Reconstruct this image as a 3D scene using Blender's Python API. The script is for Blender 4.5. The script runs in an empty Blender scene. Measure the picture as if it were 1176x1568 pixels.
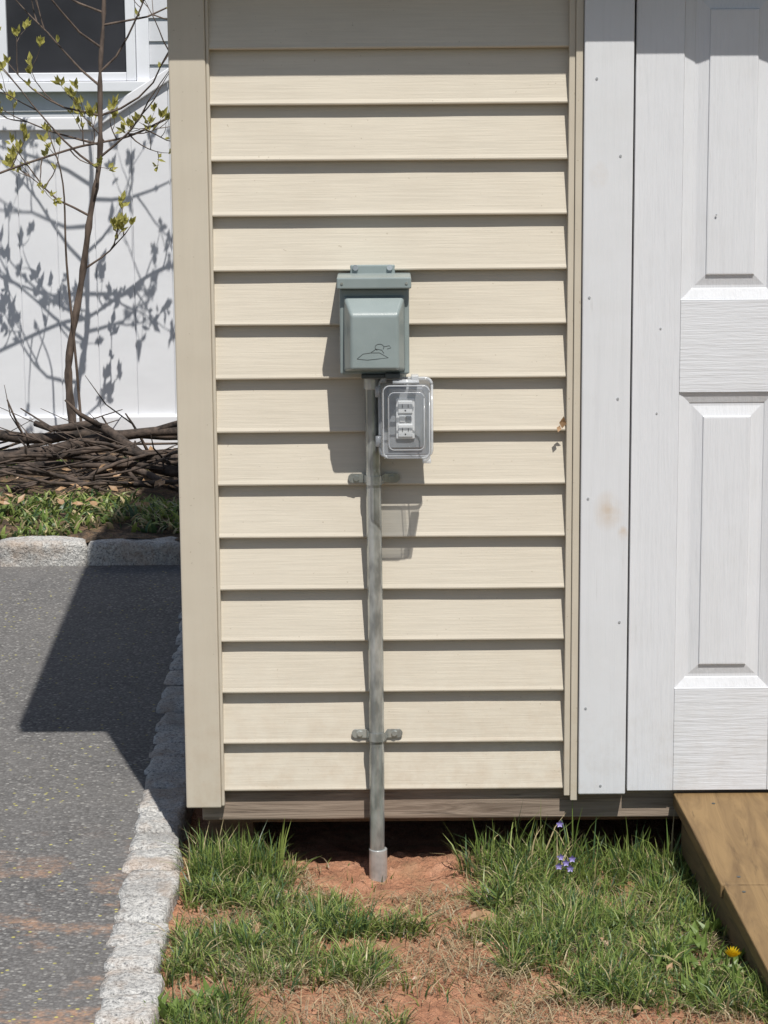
import bpy, bmesh, math, random
import numpy as np
from mathutils import Vector, Matrix, noise
random.seed(7); rng=np.random.default_rng(7)
sc=bpy.context.scene
R=math.radians

# ------------------------------------------------------------------ materials
def nmat(name):
    m=bpy.data.materials.new(name); m.use_nodes=True
    nt=m.node_tree; b=nt.nodes['Principled BSDF']
    return m,nt,b
def nd(nt,t,**kw):
    n=nt.nodes.new(t)
    for k,v in kw.items():
        if k in n.inputs: n.inputs[k].default_value=v
        else: setattr(n,k,v)
    return n
def coords(nt,scale=(1,1,1),loc=(0,0,0),rot=(0,0,0)):
    tc=nd(nt,'ShaderNodeTexCoord'); mp=nd(nt,'ShaderNodeMapping')
    mp.inputs['Scale'].default_value=scale; mp.inputs['Location'].default_value=loc; mp.inputs['Rotation'].default_value=rot
    nt.links.new(tc.outputs['Object'],mp.inputs['Vector']); return mp.outputs[0]
def noi(nt,scale=1,vec=(1,1,1),detail=3,rough=.6,loc=(0,0,0),rot=(0,0,0),dist=0):
    n=nd(nt,'ShaderNodeTexNoise',Scale=scale,Detail=min(detail,4),Roughness=rough,Distortion=dist)
    nt.links.new(coords(nt,vec,loc,rot),n.inputs['Vector']); return n.outputs['Fac']
def ramp(nt,fac,stops):
    r=nd(nt,'ShaderNodeValToRGB'); cr=r.color_ramp
    while len(cr.elements)<len(stops): cr.elements.new(.5)
    for e,(p,c) in zip(cr.elements,stops):
        e.position=p
        if not isinstance(c,(tuple,list)): c=(c,c,c)
        e.color=(*c[:3],1)
    nt.links.new(fac,r.inputs[0]); return r.outputs[0]
def mix(nt,fac,a,b,mode='MIX'):
    m=nd(nt,'ShaderNodeMix',data_type='RGBA',blend_type=mode)
    for s,v in ((0,fac),(6,a),(7,b)):
        if isinstance(v,bpy.types.NodeSocket): nt.links.new(v,m.inputs[s])
        else: m.inputs[s].default_value = v if s==0 else (*v[:3],1)
    return m.outputs[2]
def mth(nt,op,a,b=0.0,clamp=False):
    m=nd(nt,'ShaderNodeMath',operation=op,use_clamp=clamp)
    for i,v in enumerate((a,b)):
        if isinstance(v,bpy.types.NodeSocket): nt.links.new(v,m.inputs[i])
        else: m.inputs[i].default_value=v
    return m.outputs[0]
def bump(nt,b,h,strength=.5,dist=.002,prev=None):
    n=nd(nt,'ShaderNodeBump',Strength=strength,Distance=dist); nt.links.new(h,n.inputs['Height'])
    if prev is not None: nt.links.new(prev,n.inputs['Normal'])
    nt.links.new(n.outputs[0],b.inputs['Normal']); return n.outputs[0]
def near(nt,p,r0,r1,sc_=(1,1,1)):
    v=nd(nt,'ShaderNodeVectorMath',operation='DISTANCE')
    nt.links.new(coords(nt,sc_),v.inputs[0]); v.inputs[1].default_value=tuple(a*b for a,b in zip(p,sc_))
    mr=nd(nt,'ShaderNodeMapRange'); nt.links.new(v.outputs['Value'],mr.inputs['Value'])
    mr.inputs['From Min'].default_value=r1; mr.inputs['From Max'].default_value=r0; return mr.outputs[0]
def zmask(nt,hi,lo,ax='Z'):
    tc=nd(nt,'ShaderNodeTexCoord'); sx=nd(nt,'ShaderNodeSeparateXYZ'); nt.links.new(tc.outputs['Object'],sx.inputs[0])
    mr=nd(nt,'ShaderNodeMapRange'); nt.links.new(sx.outputs[ax],mr.inputs['Value'])
    mr.inputs['From Min'].default_value=hi; mr.inputs['From Max'].default_value=lo; return mr.outputs[0]
def pmat(name,c1,c2,scale=10,vec=(1,1,1),rough=.6,bs=.4,bd=.002,bscale=None,bvec=None,metal=0,lo=.35,hi=.65,spec=.5):
    m,nt,b=nmat(name)
    nt.links.new(ramp(nt,noi(nt,scale,vec),[(lo,c1),(hi,c2)]),b.inputs['Base Color'])
    b.inputs['Roughness'].default_value=rough; b.inputs['Metallic'].default_value=metal
    b.inputs['Specular IOR Level'].default_value=spec
    if bs: bump(nt,b,noi(nt,bscale or scale,bvec or vec,3),bs,bd)
    return m
def vinyl(name,base,vec,var=.93,bs=.4,dirt=True):
    m,nt,b=nmat(name)
    g=noi(nt,1,vec,4,.65)
    col=ramp(nt,g,[(.35,tuple(x*var for x in base)),(.6,tuple(base))])
    col=mix(nt,mth(nt,'MULTIPLY',ramp(nt,noi(nt,5,(1,1,1.6),4,.6),[(.42,0.0),(.72,1.0)]),.20),col,tuple(x*y for x,y in zip(base,(.74,.70,.65))))
    if dirt:
        f=mth(nt,'MULTIPLY',zmask(nt,.5,.12),ramp(nt,noi(nt,30,(1,1,1),4,.7),[(.4,0.0),(.75,1.0)]))
        col=mix(nt,mth(nt,'MULTIPLY',f,.4),col,(.40,.29,.19))
        sp=ramp(nt,noi(nt,150,(1,1,1),1,.5),[(.76,0.0),(.80,1.0)])
        col=mix(nt,mth(nt,'MULTIPLY',sp,.4),col,(.25,.2,.13))
    nt.links.new(col,b.inputs['Base Color']); b.inputs['Roughness'].default_value=.5
    b.inputs['Specular IOR Level'].default_value=.35
    p=bump(nt,b,g,bs,.0012)
    bump(nt,b,noi(nt,4,(1,1,1),2),.35,.008,p)
    return m
M_sid=vinyl('vinyl_siding',(.585,.532,.438),(8,20,240))
M_trim=vinyl('vinyl_trim',(.535,.482,.390),(70,70,5),.97,.2)
def whitewood(name,vec,base=(.64,.65,.67),stain=.0,loc=(0,0,0),bs=.8):
    m,nt,b=nmat(name)
    g=noi(nt,1,vec,4,.65,loc)
    col=ramp(nt,g,[(.3,tuple(x*.95 for x in base)),(.5,base)])
    cr=ramp(nt,noi(nt,1,tuple(v*1.3 for v in vec),4,.75,(3,1,2)),[(.64,0.0),(.70,1.0)])
    cm=ramp(nt,noi(nt,4,(1,1,1),3,.6,(0,5,0)),[(.48,.05),(.62,1.0)])
    col=mix(nt,mth(nt,'MULTIPLY',mth(nt,'MULTIPLY',cr,cm),.34),col,(.36,.34,.31))
    d=ramp(nt,noi(nt,6,(1,1,1),4,.7),[(.5,0.0),(.8,1.0)])
    col=mix(nt,mth(nt,'MULTIPLY',d,.2),col,(.50,.49,.46))
    f=mth(nt,'MULTIPLY',zmask(nt,.45,.12),ramp(nt,noi(nt,25,(1,1,1),4,.7),[(.45,0.0),(.75,1.0)]))
    col=mix(nt,mth(nt,'MULTIPLY',f,.3),col,(.40,.34,.27))
    if stain:
        n_=noi(nt,22,(1,1,1),4,.6)
        for p,r,k in (((.425,-.040,.715),.032,.55),((.452,-.040,.672),.012,1.0),((.40,-.040,1.345),.02,.4)):
            s=mth(nt,'MULTIPLY',near(nt,p,0,r,(1,1,.7)),ramp(nt,n_,[(.4,0.2),(.6,1.0)]))
            col=mix(nt,mth(nt,'MULTIPLY',s,k),col,(.46,.31,.15))
    nt.links.new(col,b.inputs['Base Color']); b.inputs['Roughness'].default_value=.5
    b.inputs['Specular IOR Level'].default_value=.35
    p=bump(nt,b,g,bs,.0022)
    bump(nt,b,noi(nt,7,(1,1,1),2),.2,.005,p)
    return m
M_dv=whitewood('white_paint_vertical_grain',(150,150,9),bs=.6)
M_dh=whitewood('white_paint_horizontal_grain',(9,150,150),bs=.6)
M_dt=whitewood('white_paint_trim_board',(60,60,3),(.63,.64,.655),.5,(1,5,2),.4)
M_fence=pmat('white_vinyl',(.70,.71,.735),(.76,.77,.795),3,(1,1,2),.45,.1,.002)
M_hsid=pmat('house_siding_shade_grey',(.5,.51,.53),(.56,.57,.6),4,(1,1,1),.6,.2,.002)  # white siding; the shade on it is put into this grey base colour
M_frame=pmat('window_frame_vinyl',(.68,.69,.72),(.74,.75,.78),3,(1,1,1),.45,.1,.001)
M_glass=pmat('dark_window_screen',(.012,.012,.015),(.03,.03,.035),1.5,(1,1,1),.4,0)
M_box=pmat('grey_powder_coat',(.215,.256,.252),(.245,.288,.284),14,(1,1,1),.34,.3,.0006,500)
M_boxd=pmat('dark_grey_seam',(.05,.06,.06),(.07,.08,.08),20,(1,1,1),.6,.1,.001)
M_steel=pmat('galvanized_steel',(.27,.285,.275),(.54,.56,.54),34,(1,1,.4),.26,.4,.0008,90,metal=.55,lo=.38,hi=.60,spec=1.0)
M_steel2=pmat('galvanized_fitting',(.40,.41,.40),(.60,.61,.59),30,(1,1,1),.28,.35,.001,90,metal=.45,spec=1.0)
M_plate=pmat('grey_backplate',(.30,.31,.32),(.36,.37,.38),30,(1,1,1),.45,0)
M_wht=pmat('white_receptacle_plastic',(.80,.80,.79),(.84,.84,.83),12,(1,1,1),.3,.0)
M_blk=pmat('slot_black',(.015,.015,.015),(.03,.03,.03),12,(1,1,1),.6,.0)
m,nt,b=nmat('clear_plastic'); out=nt.nodes['Material Output']; nt.nodes.remove(b)
tr=nd(nt,'ShaderNodeBsdfTransparent'); tr.inputs[0].default_value=(.92,.93,.94,1)
gl=nd(nt,'ShaderNodeBsdfGlossy',Roughness=.14); df=nd(nt,'ShaderNodeBsdfDiffuse'); df.inputs[0].default_value=(.6,.62,.65,1)
lw=nd(nt,'ShaderNodeLayerWeight',Blend=.35)
f=mth(nt,'ADD',mth(nt,'MULTIPLY',lw.outputs['Facing'],.4),.05)
mx=nd(nt,'ShaderNodeMixShader'); mx.inputs[0].default_value=.03; nt.links.new(tr.outputs[0],mx.inputs[1]); nt.links.new(df.outputs[0],mx.inputs[2])
m2=nd(nt,'ShaderNodeMixShader'); nt.links.new(f,m2.inputs[0]); nt.links.new(mx.outputs[0],m2.inputs[1]); nt.links.new(gl.outputs[0],m2.inputs[2])
nt.links.new(m2.outputs[0],out.inputs[0]); M_clear=m
m,nt,b=nmat('clear_plastic_rim'); out=nt.nodes['Material Output']
b.inputs['Base Color'].default_value=(.62,.64,.66,1); b.inputs['Roughness'].default_value=.12
tr=nd(nt,'ShaderNodeBsdfTransparent'); mx=nd(nt,'ShaderNodeMixShader'); mx.inputs[0].default_value=.55
nt.links.new(tr.outputs[0],mx.inputs[1]); nt.links.new(b.outputs[0],mx.inputs[2]); nt.links.new(mx.outputs[0],out.inputs[0]); M_rim=m
# asphalt
m,nt,b=nmat('asphalt')
vo=nd(nt,'ShaderNodeTexVoronoi',Scale=150); nt.links.new(coords(nt),vo.inputs['Vector'])
sc_=nd(nt,'ShaderNodeSeparateColor'); nt.links.new(vo.outputs['Color'],sc_.inputs[0])
col=ramp(nt,sc_.outputs[0],[(.0,(.085,.082,.080)),(.5,(.130,.126,.123)),(.88,(.18,.175,.17)),(1.0,(.34,.33,.31))])
col=mix(nt,ramp(nt,vo.outputs['Distance'],[(.4,0.0),(.8,.6)]),col,(.05,.048,.047))
col=mix(nt,mth(nt,'MULTIPLY',ramp(nt,noi(nt,2.2,(1,1,1),4,.7),[(.35,0.0),(.7,1.0)]),.5),col,(.19,.18,.17))
n5=noi(nt,5.0,(1,1.3,1),4,.7,(2.1,.6,0))
st=ramp(nt,n5,[(.48,0.0),(.60,1.0)])
st=mth(nt,'MULTIPLY',st,ramp(nt,noi(nt,70,(1,1,1),3,.7),[(.38,.15),(.58,1.0)]))
col=mix(nt,mth(nt,'MULTIPLY',mth(nt,'MULTIPLY',st,zmask(nt,.2,-.3,'Y')),.8),col,(.40,.235,.145))
v2=nd(nt,'ShaderNodeTexVoronoi',Scale=38); nt.links.new(coords(nt),v2.inputs['Vector'])
sp=ramp(nt,v2.outputs['Distance'],[(.10,1.0),(.16,0.0)])
sp=mth(nt,'MULTIPLY',sp,ramp(nt,noi(nt,4,(1,1,1),3),[(.42,0.0),(.52,1.0)]))
col=mix(nt,mth(nt,'MULTIPLY',sp,.7),col,(.55,.50,.12))
nt.links.new(col,b.inputs['Base Color']); b.inputs['Roughness'].default_value=.85
bump(nt,b,vo.outputs['Distance'],.7,-.003); M_asph=m
# clay soil
m,nt,b=nmat('clay_soil')
col=ramp(nt,noi(nt,14,(1,1,1),4,.75),[(.3,(.24,.11,.06)),(.5,(.43,.205,.115)),(.7,(.56,.30,.185))])
th=ramp(nt,noi(nt,8,(1,1,1),4,.75,(4,4,0)),[(.50,0.0),(.62,1.0)])
col=mix(nt,mth(nt,'MULTIPLY',th,.35),col,(.26,.19,.10))
nt.links.new(col,b.inputs['Base Color']); b.inputs['Roughness'].default_value=.95
bump(nt,b,noi(nt,70,(1,1,1),4,.8),1,.014); M_soil=m
m,nt,b=nmat('mulch_soil')
col=ramp(nt,noi(nt,22,(1,1,1),4,.8),[(.3,(.03,.022,.015)),(.5,(.13,.09,.055)),(.60,(.28,.17,.10)),(.68,(.12,.17,.04))])
nt.links.new(col,b.inputs['Base Color']); b.inputs['Roughness'].default_value=.95
bump(nt,b,noi(nt,50,(1,1,1),4,.8),1,.03); M_mulch=m
M_lawn=pmat('lawn_ground',(.05,.08,.02),(.14,.15,.06),6,(1,1,1),.95,.8,.03,80)
m,nt,b=nmat('granite')
col=ramp(nt,noi(nt,150,(1,1,1),3,.8),[(.34,(.15,.15,.15)),(.46,(.40,.395,.38)),(.62,(.62,.61,.58))])
col=mix(nt,mth(nt,'MULTIPLY',ramp(nt,noi(nt,10,(1,1,1),4,.7),[(.48,0.0),(.66,1.0)]),.5),col,(.40,.28,.19))
col=mix(nt,mth(nt,'MULTIPLY',ramp(nt,noi(nt,5,(1,1,1),3,.7,(9,3,1)),[(.5,0.0),(.62,1.0)]),.35),col,(.18,.17,.16))
nt.links.new(col,b.inputs['Base Color']); b.inputs['Roughness'].default_value=.85
bump(nt,b,noi(nt,45,(1,1,1),4,.75),1,.012); M_gran=m
def wood(name,a,b_,vec,rough=.7):
    m,nt,b=nmat(name)
    g=noi(nt,1,vec,4,.65,dist=1.2)
    col=ramp(nt,g,[(.3,a),(.65,b_)])
    k=ramp(nt,noi(nt,1,tuple(v*1.7 for v in vec),4,.7,(5,2,8)),[(.58,0.0),(.68,1.0)])
    col=mix(nt,mth(nt,'MULTIPLY',k,.55),col,tuple(x*.42 for x in a))
    nt.links.new(col,b.inputs['Base Color']); b.inputs['Roughness'].default_value=rough
    bump(nt,b,g,.8,.003); return m
M_beam=wood('weathered_treated_beam',(.14,.10,.072),(.33,.26,.20),(3,60,55))
M_ramp=wood('treated_ramp_wood',(.125,.075,.031),(.235,.15,.064),(26,3.0,26))
M_rampd=wood('treated_ramp_stringer',(.10,.065,.035),(.17,.11,.06),(28,4,40))
M_roof=pmat('asphalt_shingle',(.05,.05,.05),(.12,.115,.11),40,(1,1,1),.9,.8,.004)
M_bark=pmat('sapling_bark',(.05,.036,.028),(.15,.11,.085),30,(1,1,.4),.85,.8,.004)
M_dead=pmat('dead_branch_bark',(.02,.015,.012),(.11,.08,.062),25,(1,1,1),.9,.9,.006)
def leafmat(name,attr=False,c=(.2,.3,.05),tl=.35):
    m,nt,b=nmat(name); out=nt.nodes['Material Output']
    if attr:
        a=nd(nt,'ShaderNodeAttribute',attribute_name='col'); cs=a.outputs['Color']
    else:
        cs=ramp(nt,noi(nt,20,(1,1,1),2),[(.3,tuple(x*.7 for x in c)),(.7,c)])
    nt.links.new(cs,b.inputs['Base Color']); b.inputs['Roughness'].default_value=.42; b.inputs['Specular IOR Level'].default_value=.45
    t=nd(nt,'ShaderNodeBsdfTranslucent'); nt.links.new(cs,t.inputs[0])
    mx=nd(nt,'ShaderNodeMixShader'); mx.inputs[0].default_value=tl
    nt.links.new(b.outputs[0],mx.inputs[1]); nt.links.new(t.outputs[0],mx.inputs[2]); nt.links.new(mx.outputs[0],out.inputs[0]); return m
M_grass=leafmat('grass_blades',True); M_bud=leafmat('young_leaves',False,(.46,.43,.12),.4)
M_yel=leafmat('dandelion_yellow',False,(.85,.62,.02),.2); M_vio=leafmat('violet_petal',False,(.36,.30,.68),.3)
M_dry=leafmat('dry_leaf_brown',False,(.50,.32,.18),.25)

# ------------------------------------------------------------------ mesh helpers
def empty(name):
    e=bpy.data.objects.new(name,None); sc.collection.objects.link(e); return e
def obj(name,V,F,mats,parent=None,smooth=False,bev=0,seg=2):
    me=bpy.data.meshes.new(name); me.from_pydata([tuple(v) for v in V],[],[tuple(f) for f in F])
    me.materials.append(mats)
    if smooth: me.polygons.foreach_set('use_smooth',[True]*len(me.polygons))
    me.update(); o=bpy.data.objects.new(name,me); sc.collection.objects.link(o)
    if parent: o.parent=parent
    if bev:
        md=o.modifiers.new('bevel','BEVEL'); md.width=bev; md.segments=seg; md.limit_method='ANGLE'; md.angle_limit=R(30)
    return o
BF=[(0,3,2,1),(4,5,6,7),(0,1,5,4),(1,2,6,5),(2,3,7,6),(3,0,4,7)]
def boxes(name,L,mat,parent=None,bev=0,seg=2):
    V=[];F=[]
    for x0,x1,y0,y1,z0,z1 in L:
        o=len(V); V+=[(x0,y0,z0),(x1,y0,z0),(x1,y1,z0),(x0,y1,z0),(x0,y0,z1),(x1,y0,z1),(x1,y1,z1),(x0,y1,z1)]
        F+=[tuple(i+o for i in q) for q in BF]
    return obj(name,V,F,mat,parent,bev=bev,seg=seg)
def tube(V,F,pts,rad,n=7,cap=True):
    pts=[Vector(p) for p in pts]; base=len(V); up=Vector((.31,.2,.93))
    for i,p in enumerate(pts):
        t=(pts[min(i+1,len(pts)-1)]-pts[max(i-1,0)]).normalized()
        a=t.cross(up)
        if a.length<.05: a=t.cross(Vector((1,0,0)))
        a.normalize(); b_=t.cross(a); r=rad[i] if hasattr(rad,'__len__') else rad
        for k in range(n):
            w=2*math.pi*k/n; V.append(tuple(p+a*(r*math.cos(w))+b_*(r*math.sin(w))))
    for i in range(len(pts)-1):
        for k in range(n):
            F.append((base+i*n+k,base+i*n+(k+1)%n,base+(i+1)*n+(k+1)%n,base+(i+1)*n+k))
    if cap:
        F.append(tuple(base+k for k in range(n))[::-1]); F.append(tuple(base+(len(pts)-1)*n+k for k in range(n)))
def N(x,y,z=0,s=1): return noise.noise(Vector((x*s,y*s,z*s)))

# ------------------------------------------------------------------ SHED
shed=empty('garden_shed')
def siding(name,x0,x1,parent):
    V=[];F=[]; nx=max(2,int((x1-x0)/.03)); xs=np.linspace(x0,x1,nx+1)
    bots=[.161]+[.2557+.1016*i for i in range(0,17)]
    for ci,zb in enumerate(bots[:-1]):
        zt=bots[ci+1]+.008
        prof=[(.0035,zt),(-.0150,zb+.011),(-.0170,zb+.0046),(-.0165,zb+.0022),(-.0110,zb+.0002),(-.002,zb+.0006)]
        base=len(V)
        for x in xs:
            w=.0010*N(x*2.3,ci*7.7)+.0005*N(x*9,ci*3.1); dz=.0010*N(x*1.9,ci*5.3+9)
            for j,(y,z) in enumerate(prof): V.append((x,y+w,z+(dz if j else 0)))
        m_=len(prof)
        for i in range(nx):
            for j in range(m_-1):
                a=base+i*m_+j; F.append((a,a+1,a+m_+1,a+m_))
    return obj(name,V,F,M_sid,parent)
siding('siding_courses',-.318,.349,shed)
siding('siding_courses_far',1.79,2.32,shed)
boxes('wall_core',[(-.372,2.36,.008,2.70,.168,1.81)],M_trim,shed)
boxes('corner_post',[(-.389,-.321,-.024,.06,.130,1.81),(-.321,-.3145,-.0205,.02,.132,1.81),(2.31,2.378,-.024,.06,.130,1.81)],M_trim,shed,bev=.003)
boxes('j_channel',[(.3455,.3575,-.0245,.02,.150,1.81),(.3575,.3715,-.030,.02,.142,1.81),(1.78,1.80,-.0245,.02,.15,1.81)],M_trim,shed,bev=.0015)
boxes('door_trim_board',[(.3722,.4630,-.040,.02,.157,1.81),(1.705,1.79,-.040,.02,.157,1.81)],M_dt,shed,bev=.0025)
def panel(V,F,x0,x1,z0,z1,yf):
    prof=[(0,0),(.001,.0030),(.003,.0034),(.020,.0086),(.0215,.0102),(.027,.0102),(.046,.0060),(.0475,.0026),(.050,.0022)]
    base=len(V)
    for o,d in prof:
        V+= [(x0+o,yf+d,z0+o),(x1-o,yf+d,z0+o),(x1-o,yf+d,z1-o),(x0+o,yf+d,z1-o)]
    for i in range(len(prof)-1):
        for k in range(4):
            a=base+i*4; F.append((a+k,a+(k+1)%4,a+4+(k+1)%4,a+4+k))
    a=base+(len(prof)-1)*4; F.append((a,a+1,a+2,a+3))
def door(name,x0):
    e=empty(name); e.parent=shed
    yf=-.027
    st=[(0,.0885),(.2715,.3445),(.5275,.616)]; op=[(.0885,.2715),(.3445,.5275)]
    rails=[(.160,.364),(.939,1.1125),(1.69,1.81)]; ops=[(.364,.939),(1.1125,1.69)]
    boxes('stiles',[(x0+a,x0+b_,yf,.0,.160,1.81) for a,b_ in st],M_dv,e,bev=.0008,seg=1)
    boxes('rails',[(x0+a+.0005,x0+b_-.0005,yf+.0007,0,z0,z1) for a,b_ in op for z0,z1 in rails],M_dh,e,bev=.0008,seg=1)
    V=[];F=[]
    for a,b_ in op:
        for z0,z1 in ops: panel(V,F,x0+a,x0+b_,z0,z1,yf+.0004)
    obj('raised_panels',V,F,M_dv,e)
door('shed_door',.4680); door('shed_door',1.0870)
boxes('skid_beam',[(-.36,2.34,-.001,.10,.098,.1655)],M_beam,shed,bev=.003)
boxes('floor_joist',[(-.36,2.34,.10,.14,.06,.135),(-.36,-.27,.14,2.6,-.03,.134),(.9,1.0,.14,2.6,-.03,.134),(2.2,2.3,.14,2.6,-.03,.134),(-.372,2.36,.14,2.6,.135,.167),(-.372,2.36,2.6,2.65,-.03,.134)],M_rampd,shed)
V=[];F=[]
ye,ze,yr,zr,yb=-.15,1.770,1.4,2.20,2.85
for x in (-.55,2.53):
    V+=[(x,ye,ze),(x,ye,ze+.09),(x,yr,zr+.09),(x,yb,ze+.09),(x,yb,ze),(x,yr,zr)]
F=[(0,1,7,6),(1,2,8,7),(2,3,9,8),(3,4,10,9),(0,6,11,5),(5,11,10,4),(0,5,2,1),(5,4,3,2),(6,7,8,11),(11,8,9,10)]
obj('roof',V,F,M_roof,shed,bev=.006)
V=[];F=[]
for x in (-.371,2.359): V+=[(x,.009,1.81),(x,2.70,1.81),(x,1.4,2.15)]
F=[(0,1,2),(3,5,4),(0,2,5,3)]
obj('gable_walls',V,F,M_trim,shed)
V=[];F=[]
for x,z in [(.44,1.38),(.385,1.12),(.44,.93),(.386,.74),(.448,.50),(.385,.33),(.415,.175),(.395,1.52)]:
    tube(V,F,[(x,-.040,z),(x,-.0412,z)],.0024,8)
for x,z in [(.62,1.27),(.515,.9),(.52,1.06)]:
    tube(V,F,[(x,-.027,z),(x,-.0282,z)],.0018,8)
obj('nail_heads',V,F,M_plate,shed)

# ------------------------------------------------------------------ POWER INLET BOX
pb=empty('power_inlet_box')
boxes('base_housing',[(-.0775,.0475,-.070,-.010,.990,1.160)],M_box,pb,bev=.005,seg=3)
boxes('hood',[(-.0835,.0530,-.118,-.010,1.1455,1.1665)],M_box,pb,bev=.003,seg=3)
boxes('seam',[(-.0755,.0455,-.078,-.068,.992,1.146)],M_boxd,pb)
boxes('cover_door',[(-.0790,.0490,-.096,-.077,.986,1.1440)],M_box,pb,bev=.004,seg=3)
V=[(-.0720,-.0955,.992),(.0415,-.0955,.992),(.0415,-.0955,1.132),(-.0720,-.0955,1.132),
   (-.0690,-.116,.995),(.0385,-.116,.995),(.0385,-.106,1.128),(-.0690,-.106,1.128),
   (-.0580,-.138,1.000),(.0285,-.138,1.000),(.0285,-.135,1.100),(-.0580,-.135,1.100)]
F=[(0,1,5,4),(1,2,6,5),(2,3,7,6),(3,0,4,7),(4,5,9,8),(5,6,10,9),(6,7,11,10),(7,4,8,11),(8,9,10,11)]
obj('embossed_cover',V,F,M_box,pb,bev=.005,seg=4,smooth=False)
boxes('top_mount_tab',[(-.060,.024,-.018,-.010,1.160,1.182)],M_box,pb,bev=.003,seg=3)
boxes('latch_lip',[(-.040,.004,-.104,-.08,.979,.987),(.004,.032,-.115,-.085,.980,.990)],M_boxd,pb,bev=.002)
V=[];F=[]
for x in (-.050,.014): tube(V,F,[(x,-.016,1.176),(x,-.022,1.177)],.0055,12)
for x,z in ((-.074,1.156),(.044,1.156)): tube(V,F,[(x,-.117,z),(x,-.1195,z)],.0025,10)
obj('screws',V,F,M_steel,pb)
V=[];F=[]
def em(pts,r=.0005): tube(V,F,[(x,-.1382+max(0,(z-1.0))*.03,z) for x,z in pts],r,5)
em([(-.047,1.020),(-.036,1.029),(-.022,1.031),(-.006,1.031),(.010,1.022),(-.008,1.020),(-.028,1.018),(-.047,1.020)])
em([(-.022,1.031),(-.012,1.038),(-.002,1.036),(.002,1.030)])
em([(-.006+.008*math.cos(a),1.041+.006*math.sin(a)) for a in np.linspace(-.6,4.2,14)])
em([(.002,1.042),(.012,1.044),(.015,1.040),(.008,1.038)])
obj('embossed_outline',V,F,M_boxd,pb)

# ------------------------------------------------------------------ OUTLET WITH CLEAR COVER
ob=empty('outdoor_outlet_with_clear_cover')
boxes('back_box',[(.001,.083,-.058,-.010,.838,.966)],M_box,ob,bev=.006,seg=3)
boxes('mounting_plate',[(-.006,.090,-.066,-.0585,.829,.973)],M_plate,ob,bev=.003)
boxes('inner_plate',[(.010,.074,-.0725,-.0662,.844,.958)],M_plate,ob,bev=.002)
boxes('receptacle_yoke',[(.0235,.0585,-.0775,-.0727,.862,.9385)],M_wht,ob,bev=.002)
boxes('receptacle_faces',[(.0275,.0545,-.0805,-.0773,.9105,.9345),(.0275,.0545,-.0805,-.0773,.866,.890)],M_wht,ob,bev=.0022)
boxes('receptacle_buttons',[(.030,.0405,-.0795,-.0773,.8945,.906)],M_wht,ob,bev=.0008)
boxes('test_button',[(.0415,.052,-.0795,-.0773,.8945,.906)],M_plate,ob,bev=.0008)
s=[]
for zc in (.9235,.879):
    s+=[(.0350,.0362,-.0811,-.0804,zc-.0025,zc+.0045),(.0458,.0470,-.0811,-.0804,zc-.0020,zc+.0040),(.0398,.0424,-.0811,-.0804,zc-.0085,zc-.0060)]
boxes('receptacle_slots',s,M_blk,ob)
def shell(name,x0,x1,yb,yf,z0,z1,r,taper,mat,seg=6):
    V=[];F=[]
    def ring(x0,x1,z0,z1,r,y):
        out=[]
        for cx,cz,a0 in ((x1-r,z1-r,0),(x0+r,z1-r,90),(x0+r,z0+r,180),(x1-r,z0+r,270)):
            for k in range(seg+1):
                a=R(a0+90*k/seg); out.append((cx+r*math.cos(a),y,cz+r*math.sin(a)))
        return out
    levels=[(0,yb),(taper*.4,yb+(yf-yb)*.5),(taper*.7,yb+(yf-yb)*.85),(taper*1.1,yb+(yf-yb)*.96),(taper*1.8,yf)]
    n=4*(seg+1)
    for t,y in levels: V+=ring(x0+t,x1-t,z0+t,z1-t,r,y)
    for i in range(len(levels)-1):
        for k in range(n): F.append((i*n+k,i*n+(k+1)%n,(i+1)*n+(k+1)%n,(i+1)*n+k))
    F.append(tuple((len(levels)-1)*n+k for k in range(n)))
    return obj(name,V,F,mat,ob,smooth=True)
shell('clear_cover',-.006,.090,-.068,-.132,.829,.975,.012,.004,M_clear)
shell('clear_cover_bulge',.006,.079,-.1325,-.144,.848,.962,.012,.004,M_clear)
V=[];F=[]
def rrect(x0,x1,z0,z1,r,y,seg=5):
    out=[]
    for cx,cz,a0 in ((x1-r,z1-r,0),(x0+r,z1-r,90),(x0+r,z0+r,180),(x1-r,z0+r,270)):
        for k in range(seg+1):
            a=R(a0+90*k/seg); out.append((cx+r*math.cos(a),y,cz+r*math.sin(a)))
    out.append(out[0]); return out
tube(V,F,rrect(-.0065,.0905,.8285,.9755,.012,-.070),.0028,6)
tube(V,F,rrect(.0,.085,.835,.969,.012,-.1315),.0014,6)
tube(V,F,rrect(.010,.075,.852,.958,.010,-.1435),.0009,6)
for z in (.951,.858):
    tube(V,F,[(-.010,-.074,z-.010),(-.010,-.074,z+.010)],.005,10)
for i in range(3): tube(V,F,[(.018,-.098-.012*i,.9745),(.066,-.098-.012*i,.9745)],.0024,8)
tube(V,F,[(-.004,-.072,.845),(-.004,-.072,.96)],.0022,6)
obj('cover_rims_and_hinges',V,F,M_rim,ob,smooth=True)
boxes('cover_latch',[(.072,.088,-.126,-.076,.8235,.8305),(-.004,.006,-.091,-.070,.969,.980),(.052,.066,-.101,-.072,.972,.984)],M_rim,ob,bev=.002)

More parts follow.
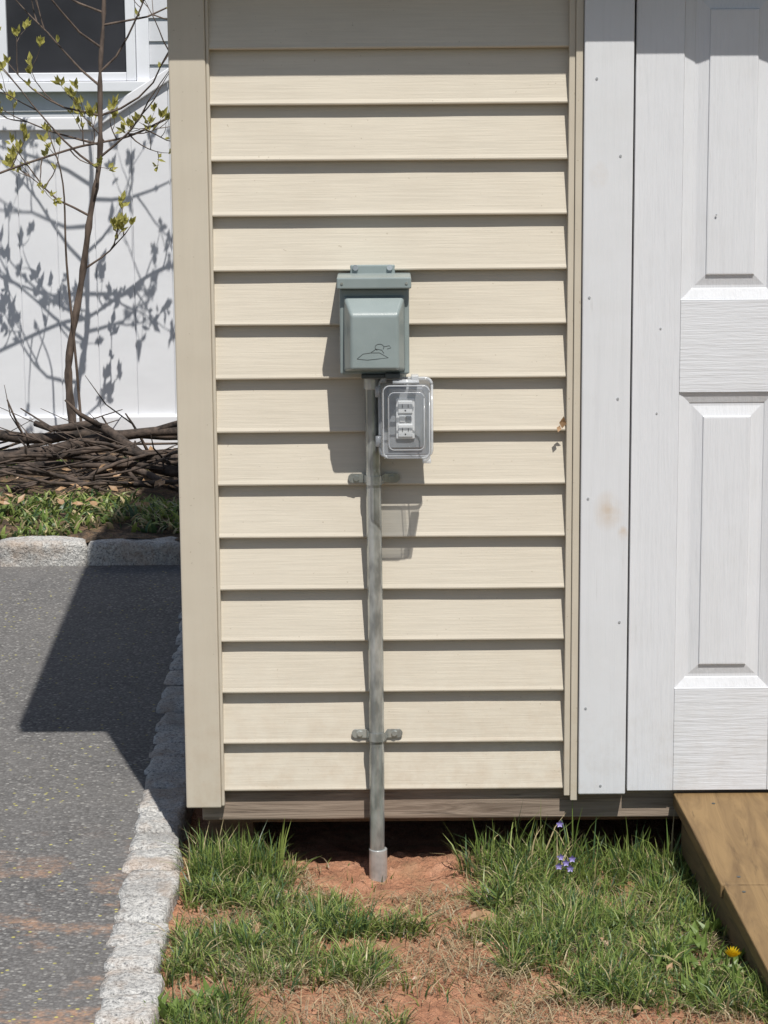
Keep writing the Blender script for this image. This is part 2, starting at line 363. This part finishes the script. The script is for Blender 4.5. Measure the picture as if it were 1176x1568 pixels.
# ------------------------------------------------------------------ CONDUIT
cp=empty('metal_conduit')
V=[];F=[]
pts=[(-.0185,-.037,.98-i*.05) for i in range(0,20)]
pts=[(x+.0012*math.sin(z*5),y,z) for x,y,z in pts]+[(-.0165,-.037,-.06)]
tube(V,F,pts,.0145,24,False); obj('pipe',V,F,M_steel,cp,smooth=True)
V=[];F=[]
tube(V,F,[(-.0165,-.037,.050),(-.0165,-.037,-.05)],.0178,20)
tube(V,F,[(-.0185,-.037,.985),(-.0185,-.037,.972)],.0225,8)
tube(V,F,[(-.0185,-.037,.972),(-.0185,-.037,.952)],.0178,16)
tube(V,F,[(.0245,-.037,.990),(.0245,-.037,.960)],.0170,16)
tube(V,F,[(.0245,-.037,.985),(.0245,-.037,.977)],.0205,8)
obj('couplings',V,F,M_steel2,cp,bev=.0012)
def strap(x,z):
    V=[];F=[]
    w=.0085; r=.0162; yb=-.0190
    pts=[(-.043,yb),(-.020,yb)]+[(r*math.cos(a),-.037-r*math.sin(a)) for a in np.linspace(math.pi,0,12)]+[(.020,yb),(.043,yb)]
    t=.0016; n=len(pts)
    for s_ in (0,1):
        for (px,py) in pts:
            yy=py-(t if s_ else 0)
            for zz in (z-w,z+w): V.append((x+px,yy,zz))
    for i in range(n-1):
        a=i*2; b_=2*n+i*2
        F+=[(b_,b_+2,b_+3,b_+1),(a,a+1,a+3,a+2),(a,a+2,b_+2,b_),(a+1,b_+1,b_+3,a+3)]
    F+=[(0,2*n,2*n+1,1),(2*n-2,2*n-1,4*n-1,4*n-2)]
    for sx_ in (-1,1):
        tube(V,F,[(x+sx_*.0335,yb-.001,z),(x+sx_*.0335,yb-.005,z)],.0058,6)
        tube(V,F,[(x+sx_*.0405,yb+.002,z),(x+sx_*.0405,yb-.0018,z)],.0088,12)
    obj('strap',V,F,M_steel,cp,bev=.0006,seg=1)
strap(-.0185,.779); strap(-.0165,.2775)

# ------------------------------------------------------------------ GROUND
DZ=.03   # driveway level
def gz(x,y):
    h=.014*N(x,y,0,3)+.009*N(x,y,3,11)+.005*N(x,y,5,33)
    if y>0: h-=min(.03,y*.15)
    d=math.hypot((x-.03)/.2,(y+.08)/.12)
    if d<1: h-=.012*(1-d)
    return h
obj('ground',[(-150,-150,-.07),(150,-150,-.07),(150,250,-.07),(-150,250,-.07)],[(0,1,2,3)],M_lawn)
def grid(name,xs,ys,hf,mat,smooth=True):
    V=[(x,y,hf(x,y)) for y in ys for x in xs]; nx=len(xs); F=[]
    for j in range(len(ys)-1):
        for i in range(nx-1):
            a=j*nx+i; F.append((a,a+1,a+nx+1,a+nx))
    return obj(name,V,F,mat,smooth=smooth)
xs=np.concatenate([np.arange(-.44,1.1,.008),np.arange(1.1,3.2,.05)]); ys=np.concatenate([np.arange(-3,-1.1,.05),np.arange(-1.1,.2,.008),np.arange(.2,2.80,.06)])
def soilz(x,y):
    h=gz(x,y)
    if -1.1<y<.1 and x<1.1: h+=.012*abs(N(x,y,9,45))+.008*N(x,y,2,95)
    return h
grid('soil_patch',xs,ys,soilz,M_soil)
grid('planting_bed',np.arange(-7,3.5,.05),np.arange(2.79,5.2,.05),lambda x,y:.10+.03*N(x,y,0,2)+.02*N(x,y,0,9)+.012*N(x,y,1,25),M_mulch)
obj('driveway',[(-12,-12,DZ),(-.445,-12,DZ),(-.445,-.5,DZ),(-.54,2.80,DZ),(-12,2.80,DZ)],[(0,1,2,3,4)],M_asph)
_bm=bmesh.new(); bmesh.ops.create_cube(_bm,size=2.0); bmesh.ops.subdivide_edges(_bm,edges=_bm.edges[:],cuts=7,use_grid_fill=True)
_bm.verts.index_update(); CV=[v.co.copy() for v in _bm.verts]; CF=[[v.index for v in f.verts] for f in _bm.faces]; _bm.free()
def block(V,F,c,s,rot,seed,rough=.005):
    rot_=Matrix.Rotation(rot,3,'Z'); o=len(V)
    for q in CV:
        l=(abs(q.x)**14+abs(q.y)**14+abs(q.z)**14)**(1/14); q=q/l
        w=Vector((q.x*s[0]/2,q.y*s[1]/2,q.z*s[2]/2))
        k=Vector((w.x+seed*3.1,w.y+seed*1.7,w.z))
        w=w+Vector((noise.noise(k*18),noise.noise(k*18+Vector((9,0,0))),noise.noise(k*18+Vector((0,9,0)))))*rough*1.3
        w=w+Vector((noise.noise(k*60),noise.noise(k*60+Vector((9,0,0))),noise.noise(k*60+Vector((0,9,0)))))*rough*.6
        V.append(tuple(rot_@w+Vector(c)))
    F+=[[i+o for i in f] for f in CF]
def curb(name,specs,extra=None):
    e=empty(name); V=[];F=[]
    for i,(c,s,r) in enumerate(specs): block(V,F,c,s,r,i+1)
    obj('stones',V,F,M_gran,e,smooth=True)
    if extra: obj('mortar',extra[0],extra[1],M_soil,e)
cx_=lambda y:-.428-.036*(y+.78)
sp=[]; y=-2.6
while y<2.68:
    L=random.uniform(.105,.165); yc=y+L/2
    sp.append(((cx_(yc)+random.uniform(-.005,.005),yc,DZ+.010-.07+random.uniform(-.004,.005)),(random.uniform(.090,.104),L-.005,.14),random.uniform(-.05,.05)-.03)); y+=L
MV=[(cx_(-2.6)-.04,-2.6,DZ-.010),(cx_(-2.6)+.036,-2.6,DZ-.016),(cx_(2.7)+.036,2.7,DZ-.016),(cx_(2.7)-.04,2.7,DZ-.010)]
curb('granite_curb',sp,(MV,[(0,1,2,3)]))
sp=[]; x=-5.93
while x<-.42:
    L=random.uniform(.26,.34) if random.random()<.6 else .075
    if x+L>-.40: L=-.40-x
    sp.append(((x+L/2,2.80+random.uniform(-.008,.008),DZ+.007+random.uniform(-.006,.006)),(L-.005,.10,.145),random.uniform(-.03,.03))); x+=L
curb('granite_curb',sp)

# ------------------------------------------------------------------ GRASS
def blades(name,P,L,W,bend,yaw,col,mat=M_grass,parent=None):
    n=len(P); ts=[0,.3,.65,1.0]
    d=np.stack([np.cos(yaw),np.sin(yaw),np.zeros(n)],1)
    tw=yaw+rng.uniform(-1.4,1.4,n)+math.pi/2
    s=np.stack([np.cos(tw),np.sin(tw),np.zeros(n)],1)
    V=np.zeros((n,7,3))
    for i,t in enumerate(ts):
        ctr=P+d*(bend*L*(.25*t+.75*t**2))[:,None]; ctr[:,2]+=L*(t-.62*np.minimum(bend,1.1)*t**2)
        w=W*(1-t**1.6)*.5
        if i<3:
            V[:,2*i]=ctr-s*w[:,None]; V[:,2*i+1]=ctr+s*w[:,None]
        else: V[:,6]=ctr
    V=V.reshape(-1,3); me=bpy.data.meshes.new(name)
    base=(np.arange(n)*7)[:,None]
    quads=np.concatenate([base+np.array([[0,1,3,2]]),base+np.array([[2,3,5,4]])],1).reshape(-1,4)
    tris=(base+np.array([[4,5,6]]))
    me.vertices.add(len(V)); me.vertices.foreach_set('co',V.ravel())
    me.loops.add(len(quads)*4+len(tris)*3)
    me.loops.foreach_set('vertex_index',np.concatenate([quads.ravel(),tris.ravel()]).astype(np.int32))
    me.polygons.add(len(quads)+len(tris))
    ls=np.concatenate([np.arange(len(quads))*4,len(quads)*4+np.arange(len(tris))*3]).astype(np.int32)
    me.polygons.foreach_set('loop_start',ls)
    me.polygons.foreach_set('use_smooth',np.ones(len(ls),dtype=bool))
    me.update(calc_edges=True); me.validate()
    a=me.attributes.new('col','FLOAT_COLOR','POINT')
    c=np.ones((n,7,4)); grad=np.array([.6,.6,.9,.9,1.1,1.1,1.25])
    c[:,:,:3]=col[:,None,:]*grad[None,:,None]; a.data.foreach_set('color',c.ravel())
    me.materials.append(mat); o=bpy.data.objects.new(name,me); sc.collection.objects.link(o)
    if parent: o.parent=parent
    return o
def gcol(n,dry=.12):
    g1=np.array([.10,.170,.035]); g2=np.array([.29,.35,.095]); g3=np.array([.06,.110,.045]); dr=np.array([.56,.46,.26])
    t=rng.random(n)[:,None]; c=g1*(1-t)+g2*t
    k=rng.random(n)<.28; c[k]=g3*rng.uniform(.7,1.4,(k.sum(),1))
    k=rng.random(n)<dry; c[k]=dr*rng.uniform(.6,1.1,(k.sum(),1))
    return c
bare=[(-.01,-.10,.21,.17),(.10,-.16,.10,.12),(-.33,-.30,.11,.06),(.10,-.60,.13,.24),(.28,-.82,.32,.11),(-.12,-.74,.14,.10),(.13,-.32,.08,.05),(-.33,-.66,.08,.08),(-.06,-.44,.09,.04),(.02,-.30,.08,.06)]
def dens(x,y):
    d=.80+1.25*N(x,y,7,6)+.9*N(x,y,1,18)
    for bx,by,rx,ry in bare:
        q=math.hypot((x-bx)/rx,(y-by)/ry)+.35*N(x,y,4,16)
        if q<1: d-=1.3*(1-q)+.75
    return d
P=[];Ls=[];Ws=[];Be=[];Ya=[]
def tuft(cx,cy,n,r,L,bend=(.15,.9),w=(.0022,.0042)):
    for _ in range(n):
        a=random.uniform(0,2*math.pi); q=r*math.sqrt(random.random()); x=cx+q*math.cos(a); y=cy+q*math.sin(a)
        if x<-.383 or y>.03 or x>.585+(-y)*.085: continue
        P.append((x,y,gz(x,y)+.001)); Ls.append(L*random.uniform(.45,1.1)); Ws.append(random.uniform(*w))
        Be.append(random.uniform(*bend)); Ya.append(a+random.uniform(-.7,.7))
for _ in range(9000):
    x=random.uniform(-.39,.66); y=random.uniform(-1.05,.0)
    dd=dens(x,y)
    if random.random()<dd:
        tuft(x,y,random.randint(3,8),.020,random.uniform(.035,.075)*(1+.6*N(x,y,8,5)))
    elif random.random()<.04: tuft(x,y,2,.02,.03)
for _ in range(75):
    tuft(random.uniform(-.383,-.22),random.uniform(-.12,.0),14,.02,random.uniform(.07,.13),(.05,.8))
for _ in range(70):
    x=random.uniform(.17,.58); tuft(x,random.uniform(-.14,.0),11,.022,random.uniform(.06,.12),(.05,.8))
for cx in (-.34,-.26,-.21,.15,.19,.24,.27,.30,.36,.40,.46,.50,.55): 
    tuft(cx,random.uniform(-.08,-.01),14,.010,random.uniform(.11,.17),(.05,.7),(.003,.0055))
k=0
while k<60:
    cx,cy=random.uniform(-.37,.60),random.uniform(-.80,-.1)
    if dens(cx,cy)<.5: continue
    k+=1
    for _ in range(3): tuft(cx+random.uniform(-.025,.025),cy+random.uniform(-.025,.025),22,.018,random.uniform(.065,.10),(.3,1.1),(.0028,.0048))
n=len(P); P=np.array(P)
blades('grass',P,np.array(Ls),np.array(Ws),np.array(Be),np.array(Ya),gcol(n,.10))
n=8500; T=[]
while len(T)<n:
    x=random.uniform(-.383,.62); y=random.uniform(-1.05,.0)
    if math.hypot((x-.01)/.15,(y+.07)/.12)<1: continue
    if random.random()<max(.06,.3+1.0*N(x,y,3,6)): T.append((x,y,gz(x,y)+.007))
T=np.array(T); c=np.array([.54,.44,.27])*rng.uniform(.4,1.1,(n,1))
blades('dry_thatch',T,rng.uniform(.015,.05,n),rng.uniform(.0012,.0030,n),rng.uniform(1.0,1.6,n),rng.uniform(0,6.28,n),c)
n=14000; T=np.stack([rng.uniform(-.38,3.1,n),rng.uniform(-2.9,-1.0,n),np.full(n,-.005)],1)
T=T[~((T[:,0]>.56)&(T[:,0]<1.7)&(T[:,1]>-1.5))]; n=len(T)
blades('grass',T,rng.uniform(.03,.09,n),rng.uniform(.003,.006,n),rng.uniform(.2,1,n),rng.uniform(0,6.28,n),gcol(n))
T=[]
while len(T)<8000:
    x=random.uniform(-3.2,-.5); y=random.uniform(2.88,4.5)
    if random.random()<.10+1.8*N(x,y,2,3.2)+.55*(y<3.5): T.append((x,y,.10+.03*N(x,y,0,2)))
T=np.array(T); n=len(T)
blades('bed_weeds',T,rng.uniform(.03,.08,n),rng.uniform(.006,.020,n),rng.uniform(.4,1.2,n),rng.uniform(0,6.28,n),gcol(n,.15))

def leaf(V,F,p,d,up,L,W):
    d=d.normalized(); s=d.cross(up)
    if s.length<.01: s=d.cross(Vector((1,0,0)))
    s.normalize(); nrm=s.cross(d); b=len(V)
    V+= [tuple(p),tuple(p+d*L*.45+s*W*.5+nrm*L*.10),tuple(p+d*L*.5-nrm*0.02*L),tuple(p+d*L*.45-s*W*.5+nrm*L*.10),tuple(p+d*L+nrm*L*.12)]
    F+=[(b,b+1,b+2),(b,b+2,b+3),(b+1,b+4,b+2),(b+2,b+4,b+3)]
def rv(s=1): return Vector((random.uniform(-s,s),random.uniform(-s,s),random.uniform(-s,s)))
V=[];F=[]
for x,y,L in [(.19,-.375,.06),(.145,-.34,.04),(.06,-.36,.03),(-.24,-.43,.03),(.40,-.50,.03),(-.1,-.62,.035),(.27,-.68,.04),(.0,-.48,.03),(.45,-.7,.03)]+[(random.uniform(-.35,.5),random.uniform(-.8,-.1),random.uniform(.012,.025)) for _ in range(50)]+[(random.uniform(-3,-.6),random.uniform(3.2,4.5),.045) for _ in range(260)]:
    z=.016+gz(x,y) if y<1 else .125+random.uniform(0,.03)
    leaf(V,F,Vector((x,y,z)),Vector((random.uniform(-1,1),random.uniform(-1,1),random.uniform(0,.3))),Vector((0,-.5,1)),L,L*.55)
obj('dry_leaves',V,F,M_dry)
V=[];F=[]
leaf(V,F,Vector((.337,-.026,.872)),Vector((.1,-.2,1)),Vector((0,-1,.2)),.026,.014); leaf(V,F,Vector((.333,-.026,.878)),Vector((-.3,-.3,-.9)),Vector((0,-1,.2)),.014,.010)
obj('stuck_leaf',V,F,M_dry)
V=[];F=[]
for cx,cy in [(.55,-.60),(.58,-.52),(.52,-.70),(-.30,-.72),(.57,-.42),(-.36,-.76),(.49,-.55),(.61,-.66),(.53,-.48),(.59,-.6)]:
    for _ in range(18):
        p=Vector((cx+random.uniform(-.03,.03),cy+random.uniform(-.03,.03),.015)); leaf(V,F,p,Vector((random.uniform(-1,1),random.uniform(-1,1),random.uniform(.2,.9))),Vector((0,0,1)),random.uniform(.02,.045),random.uniform(.010,.018))
obj('broadleaf_weeds',V,F,leafmat('weed_leaf_green',False,(.20,.29,.07),.3))
M_grass2=leafmat('stem_green',False,(.18,.25,.07),.2)
def dandelion(x,y,z,s=1):
    e=empty('dandelion'); V=[];F=[]
    for ring_,nn,tilt,L in ((0,22,.25,.016),(1,18,.6,.014),(2,14,1.1,.011),(3,8,2.2,.008)):
        for k in range(nn):
            a=2*math.pi*k/nn+ring_*.2; leaf(V,F,Vector((x,y,z+.001*ring_)),Vector((math.cos(a),math.sin(a)-.7,tilt+.4)),Vector((0,0,1)),L*s*random.uniform(.9,1.1),.0042*s)
    obj('petals',V,F,M_yel,e); V=[];F=[]
    tube(V,F,[(x+.008,y,-.01),(x+.003,y,z*.5),(x,y,z)],.0016,6); obj('stem',V,F,M_grass2,e)
dandelion(.572,-.70,.085,1.2)
e=empty('violet_flowers'); V=[];F=[];V2=[];F2=[]
for x,y,z in ((.330,-.145,.068),(.340,-.155,.060),(.352,-.15,.066),(.336,-.05,.102),(.326,-.16,.055),(.347,-.165,.052)):
    for k in range(5):
        a=math.pi/2+2*math.pi*k/5; leaf(V,F,Vector((x,y,z)),Vector((math.cos(a),-.35,math.sin(a))),Vector((0,-1,0)),.0085,.0065)
    tube(V2,F2,[(x,y+.002,z),(x+.004,y+.01,-.01)],.0008,5)
obj('petals',V,F,M_vio,e); obj('stems',V2,F2,M_grass2,e)

# ------------------------------------------------------------------ RAMP
rp=empty('wooden_ramp')
x0,x1=.566,1.66; SK=.085
def rz(y): return .154+.105*y
V=[];F=[]
ys_=[-.014,-.42,-.80,-1.20,-1.45]
for i in range(len(ys_)-1):
    a=ys_[i]-(.002 if i else 0); b_=ys_[i+1]+.002; jit=(0,.004,-.003,.002)[i]
    for (yy) in (a,b_):
        xl=x0+SK*(-yy)+jit
        V+=[(xl-.008,yy,rz(yy)-.028),(x1,yy,rz(yy)-.028),(x1,yy,rz(yy)),(xl-.008,yy,rz(yy))]
    o=len(V)-8
    F+=[(o,o+1,o+2,o+3),(o+7,o+6,o+5,o+4),(o+3,o+2,o+6,o+7),(o,o+4,o+5,o+1),(o,o+3,o+7,o+4),(o+1,o+5,o+6,o+2)]
obj('deck_boards',V,F,M_ramp,rp,bev=.003)
V=[];F=[]
for xa in (x0+.003,1.08,x1-.045):
    o=len(V); sk=SK if xa<.6 else 0
    for y_,zt,zb in ((-.043,rz(-.043)-.0285,rz(0)-.115),(-1.3,rz(-1.3)-.0285,-.05)):
        xl=xa+sk*(-y_); V+=[(xl,y_,zb),(xl+.038,y_,zb),(xl+.038,y_,zt),(xl,y_,zt)]
    F+=[(o,o+1,o+2,o+3),(o+7,o+6,o+5,o+4),(o+3,o+2,o+6,o+7),(o,o+4,o+5,o+1),(o,o+3,o+7,o+4),(o+1,o+5,o+6,o+2)]
obj('stringers',V,F,M_rampd,rp,bev=.002)
V=[];F=[]
for xx in (.63,.80): 
    for yy in (-.07,-.39,-.45,-.77): tube(V,F,[(xx,yy,rz(yy)-.001),(xx,yy,rz(yy)+.0008)],.0035,10)
obj('screws',V,F,M_boxd,rp)

# ------------------------------------------------------------------ FENCE
fe=empty('white_vinyl_fence'); fy=4.65
def ftop(x):
    if x<-1.10: return 1.375
    if x<-.45: return 1.375+(x+1.10)*.64
    return 1.79
V=[];F=[]
x=-6.0
while x<3.0:
    w=.148; a=x; b_=x+w-.003; z0=.20
    o=len(V)
    V+=[(a,fy,z0),(b_,fy,z0),(b_,fy,ftop(b_)),(a,fy,ftop(a)),(a,fy+.02,z0),(b_,fy+.02,z0),(b_,fy+.02,ftop(b_)),(a,fy+.02,ftop(a))]
    F+=[(o,o+1,o+2,o+3),(o+5,o+4,o+7,o+6),(o+3,o+2,o+6,o+7),(o,o+4,o+5,o+1),(o,o+3,o+7,o+4),(o+1,o+5,o+6,o+2)]
    x+=w
obj('boards',V,F,M_fence,fe,bev=.002)
boxes('backing',[(-6,3,fy+.006,fy+.014,.2,1.36)],M_fence,fe)
boxes('bottom_rail',[(-6,3,fy-.022,fy+.042,.085,.235)],M_fence,fe,bev=.004)
boxes('top_rail_low',[(-6,-1.12,fy-.022,fy+.042,1.35,1.40)],M_fence,fe,bev=.004)
V=[]
for xx in (-1.12,-.45):
    zt=ftop(xx)+ .02; V+=[(xx,fy-.022,zt-.05),(xx,fy+.042,zt-.05),(xx,fy+.042,zt),(xx,fy-.022,zt)]
F=[(0,1,2,3),(7,6,5,4),(3,2,6,7),(0,4,5,1),(0,3,7,4),(1,5,6,2)]
obj('sloped_rail',V,F,M_fence,fe,bev=.004)
boxes('posts',[(-2.9,-2.78,fy-.035,fy+.085,0,1.5),(-.45,-.33,fy-.035,fy+.085,0,1.9),(2.0,2.12,fy-.035,fy+.085,0,1.9)],M_fence,fe,bev=.006)

# ------------------------------------------------------------------ NEIGHBOUR HOUSE
ho=empty('neighbor_house'); hy=8.0
V=[];F=[]
z=-.05
while z<5.0:
    o=len(V); V+=[(-9,hy-.012,z),(6,hy-.012,z),(6,hy,z+.12),(-9,hy,z+.12),(-9,hy,z),(6,hy,z)]
    F+=[(o,o+1,o+2,o+3),(o,o+4,o+5,o+1)]; z+=.12
obj('siding',V,F,M_hsid,ho)
boxes('walls',[(-9,6,hy+.001,hy+7,-.05,5.0)],M_hsid,ho)
V=[(-9.4,hy-.4,5.0),(6.4,hy-.4,5.0),(6.4,hy+3.5,6.8),(-9.4,hy+3.5,6.8),(-9.4,hy+7.4,5.0),(6.4,hy+7.4,5.0)]
obj('roof',V,[(0,1,2,3),(3,2,5,4),(0,4,5,1),(0,3,4),(1,5,2)],M_roof,ho)
gx0,gx1,gz0,gz1=-1.965,-1.340,1.590,2.75
boxes('window_frame',[(gx0-.05,gx0,hy-.05,hy+.01,gz0-.045,gz1+.05),(gx1,gx1+.05,hy-.05,hy+.01,gz0-.045,gz1+.05),(gx0,gx1,hy-.045,hy+.01,gz0-.045,gz0),(gx0,gx1,hy-.045,hy+.01,gz1,gz1+.05),
   (gx0-.12,gx0-.052,hy-.03,hy,gz0-.1,gz1+.1),(gx1+.052,gx1+.12,hy-.03,hy,gz0-.1,gz1+.1),(gx0-.15,gx1+.15,hy-.07,hy,gz0-.10,gz0-.047)],M_frame,ho,bev=.004)
boxes('window_glass',[(gx0,gx1,hy-.02,hy-.014,gz0,gz1)],M_glass,ho)

# ------------------------------------------------------------------ SAPLING
random.seed(21)
tr_=empty('sapling_tree'); V=[];F=[];LV=[];LF=[]
def interp(pts,t):
    f=t*(len(pts)-1); i=min(int(f),len(pts)-2); return Vector(pts[i]).lerp(Vector(pts[i+1]),f-i)
def smoothp(pts,n):
    P_=[Vector(p) for p in pts]; P_=[P_[0]*2-P_[1]]+P_+[P_[-1]*2-P_[-2]]; out=[]
    for i in range(1,len(P_)-2):
        for k in range(n):
            t=k/n; a,b_,c,d=P_[i-1],P_[i],P_[i+1],P_[i+2]
            out.append(.5*((2*b_)+(c-a)*t+(2*a-5*b_+4*c-d)*t*t+(3*b_-a-3*c+d)*t**3))
    out.append(P_[-2]); return out
def buds(p,d,n=4,s=1):
    for _ in range(n):
        leaf(LV,LF,p+rv(.006),(d*.9+rv(.9)+Vector((0,0,.5))),Vector((random.uniform(-.5,.5),-.8,.8)),random.uniform(.026,.046)*s,random.uniform(.013,.021)*s)
def twig(p,d,L,r,lev):
    n=6; pts=[p]; q=p.copy(); dd=d.normalized()
    for i in range(n):
        dd=(dd+rv(.20)+Vector((0,0,.10))).normalized(); q=q+dd*L/n
        if q.y>fy-.06: q.y=fy-.06
        pts.append(q.copy())
    tube(V,F,pts,[r*(1-.7*i/n) for i in range(n+1)],5,False)
    if lev>0:
        for _ in range(random.randint(1,3)):
            t=random.uniform(.3,.95); b_=interp(pts,t); twig(b_,dd+rv(.9),L*random.uniform(.35,.6),r*.6,lev-1)
    buds(pts[-1],dd,random.randint(3,6))
    for _ in range(2):
        if random.random()<.5: buds(interp(pts,random.uniform(.4,.95)),dd,2,.8)
yt=4.28
main=smoothp([(-1.163,yt,.08),(-1.187,yt,.379),(-1.181,yt,.528),(-1.128,yt,.797),(-1.085,yt-.02,1.041),(-1.042,yt-.03,1.257),(-1.031,yt-.03,1.567),(-1.013,yt,1.83),(-1.03,yt,2.2),(-.98,yt,2.7)],6)
tube(V,F,main,[.0165-.0120*i/(len(main)-1)+.0018*math.sin(i*1.7)+.001*math.sin(i*3.1) for i in range(len(main))],9)
st2=smoothp([(-1.14,yt+.01,.08),(-1.157,yt,.48),(-1.176,yt-.04,.871),(-1.177,yt-.06,1.163),(-1.22,yt-.08,1.35)],5)
tube(V,F,st2,[.006-.004*i/(len(st2)-1) for i in range(len(st2))],6); buds(st2[-1],Vector((0,0,1)),4)
br=smoothp([(-1.55,yt-.05,1.13),(-1.419,yt-.05,1.20),(-1.152,yt-.03,1.287),(-1.045,yt-.03,1.31),(-.93,yt,1.335),(-.787,yt+.02,1.40),(-.6,yt,1.5)],5)
tube(V,F,br,[.0045]*len(br),6)
for z_,dx,dy,dz,L in [(1.05,-.9,-.1,.35,.40),(1.20,-1,-.2,.5,.5),(1.25,.9,-.1,.5,.45),(1.30,-1,.1,.2,.4),(1.40,1,-.2,.25,.5),(1.42,-1,-.3,.0,.4),(1.5,-1,0,.4,.55),(1.55,.8,0,.6,.5),(1.65,-.9,-.3,.3,.6),(1.75,1,-.2,.2,.5),(1.8,-1,.1,.5,.6),(1.95,.9,.1,.5,.6),(2.1,-1,-.2,.3,.6),(2.2,.8,.1,.2,.6),(2.35,-.8,0,.6,.6),(2.5,.7,.1,.5,.5),(.85,.8,0,.5,.25)]:
    p=min(main,key=lambda q:abs(q.z-z_)); twig(p,Vector((dx,dy,dz)),L,.0050,2)
for i in range(2,len(br)-1,2): twig(br[i],Vector((random.uniform(-.6,.6),-.1,random.choice((.9,.7,-.3)))),random.uniform(.10,.24),.003,1)
obj('trunk_and_limbs',V,F,M_bark,tr_,smooth=True); obj('leaves',LV,LF,M_bud,tr_)

# ------------------------------------------------------------------ BRANCH PILE
V=[];F=[]
def stick(p0,p1,r,wob=.02,seg=10,sub=2):
    p0=Vector(p0);p1=Vector(p1); sd=random.random()*50
    pts=[p0.lerp(p1,i/seg)+Vector((0,noise.noise(Vector((sd,i*.22,0))),noise.noise(Vector((sd,i*.22,9)))))*wob*2+rv(r*.22) for i in range(seg+1)]
    tube(V,F,pts,[r*(1-.55*i/seg)*random.uniform(.9,1.1) for i in range(seg+1)],7)
    for _ in range(sub):
        a=random.choice(pts[1:-1]); d=(p1-p0).normalized()+rv(.9); d.z=abs(d.z)*.5+.03
        q=a+d*random.uniform(.12,.4); tube(V,F,[a,a.lerp(q,.5)+rv(.02),q],[r*.45,r*.35,r*.15],5)
stick((-1.85,4.10,.14),(-.60,4.05,.27),.034,.05); stick((-1.55,4.25,.24),(-.5,4.10,.23),.024,.05)
stick((-.62,3.8,.16),(-1.30,4.15,.28),.026,.05); stick((-1.9,3.95,.13),(-.9,3.8,.17),.020,.04); stick((-.62,3.6,.13),(-1.15,4.0,.18),.018,.05)
stick((-2.0,3.7,.13),(-1.25,3.85,.15),.014,.03); stick((-.6,4.0,.2),(-1.25,3.75,.2),.022,.04)
for _ in range(34):
    xa=random.uniform(-2.2,-.7); ya=random.uniform(3.5,4.3); l=random.uniform(.25,.75); a=random.uniform(-1.0,1.0)+(math.pi if random.random()<.5 else 0)
    stick((xa,ya,random.uniform(.11,.18)),(xa+l*math.cos(a),min(4.4,max(3.35,ya+l*math.sin(a))),random.uniform(.12,.27)),random.uniform(.004,.013),.03,6,2)
for xx,zz in ((-1.30,.36),(-.86,.32),(-.95,.28)):
    stick((xx,4.2,.10),(xx-.10,4.15,zz),.007,.02,4,1)
obj('branch_pile',V,F,M_dead,smooth=True)

# ------------------------------------------------------------------ LIGHT, SKY, CAMERA
K=Vector((.30,-1.0,1.72))
sun=bpy.data.lights.new('sun','SUN'); sun.energy=5.0; sun.angle=R(.5); sun.color=(1.0,.965,.91)
so=bpy.data.objects.new('sun',sun); sc.collection.objects.link(so); so.rotation_euler=K.to_track_quat('Z','Y').to_euler(); so.location=(3,-10,17)
w=bpy.data.worlds.new('World'); sc.world=w; w.use_nodes=True; nt=w.node_tree
sky=nt.nodes.new('ShaderNodeTexSky'); sky.sky_type='NISHITA'; sky.sun_disc=False
sky.sun_elevation=math.atan2(1.72,math.hypot(.3,1)); sky.sun_rotation=math.atan2(.3,-1.0)
bg=nt.nodes['Background']; nt.links.new(sky.outputs[0],bg.inputs[0]); bg.inputs[1].default_value=.08
cam=bpy.data.cameras.new('camera'); co=bpy.data.objects.new('camera',cam); sc.collection.objects.link(co)
cam.sensor_fit='VERTICAL'; cam.sensor_height=36; cam.sensor_width=27; cam.lens=80.08; cam.clip_end=1000
co.matrix_world=Matrix.Translation((0,-4.277,1.51))@Matrix.Rotation(R(90-10.6),4,'X')@Matrix.Rotation(R(-.435),4,'Z')
sc.camera=co
sc.view_settings.view_transform='Standard'; sc.view_settings.look='None'; sc.view_settings.exposure=0
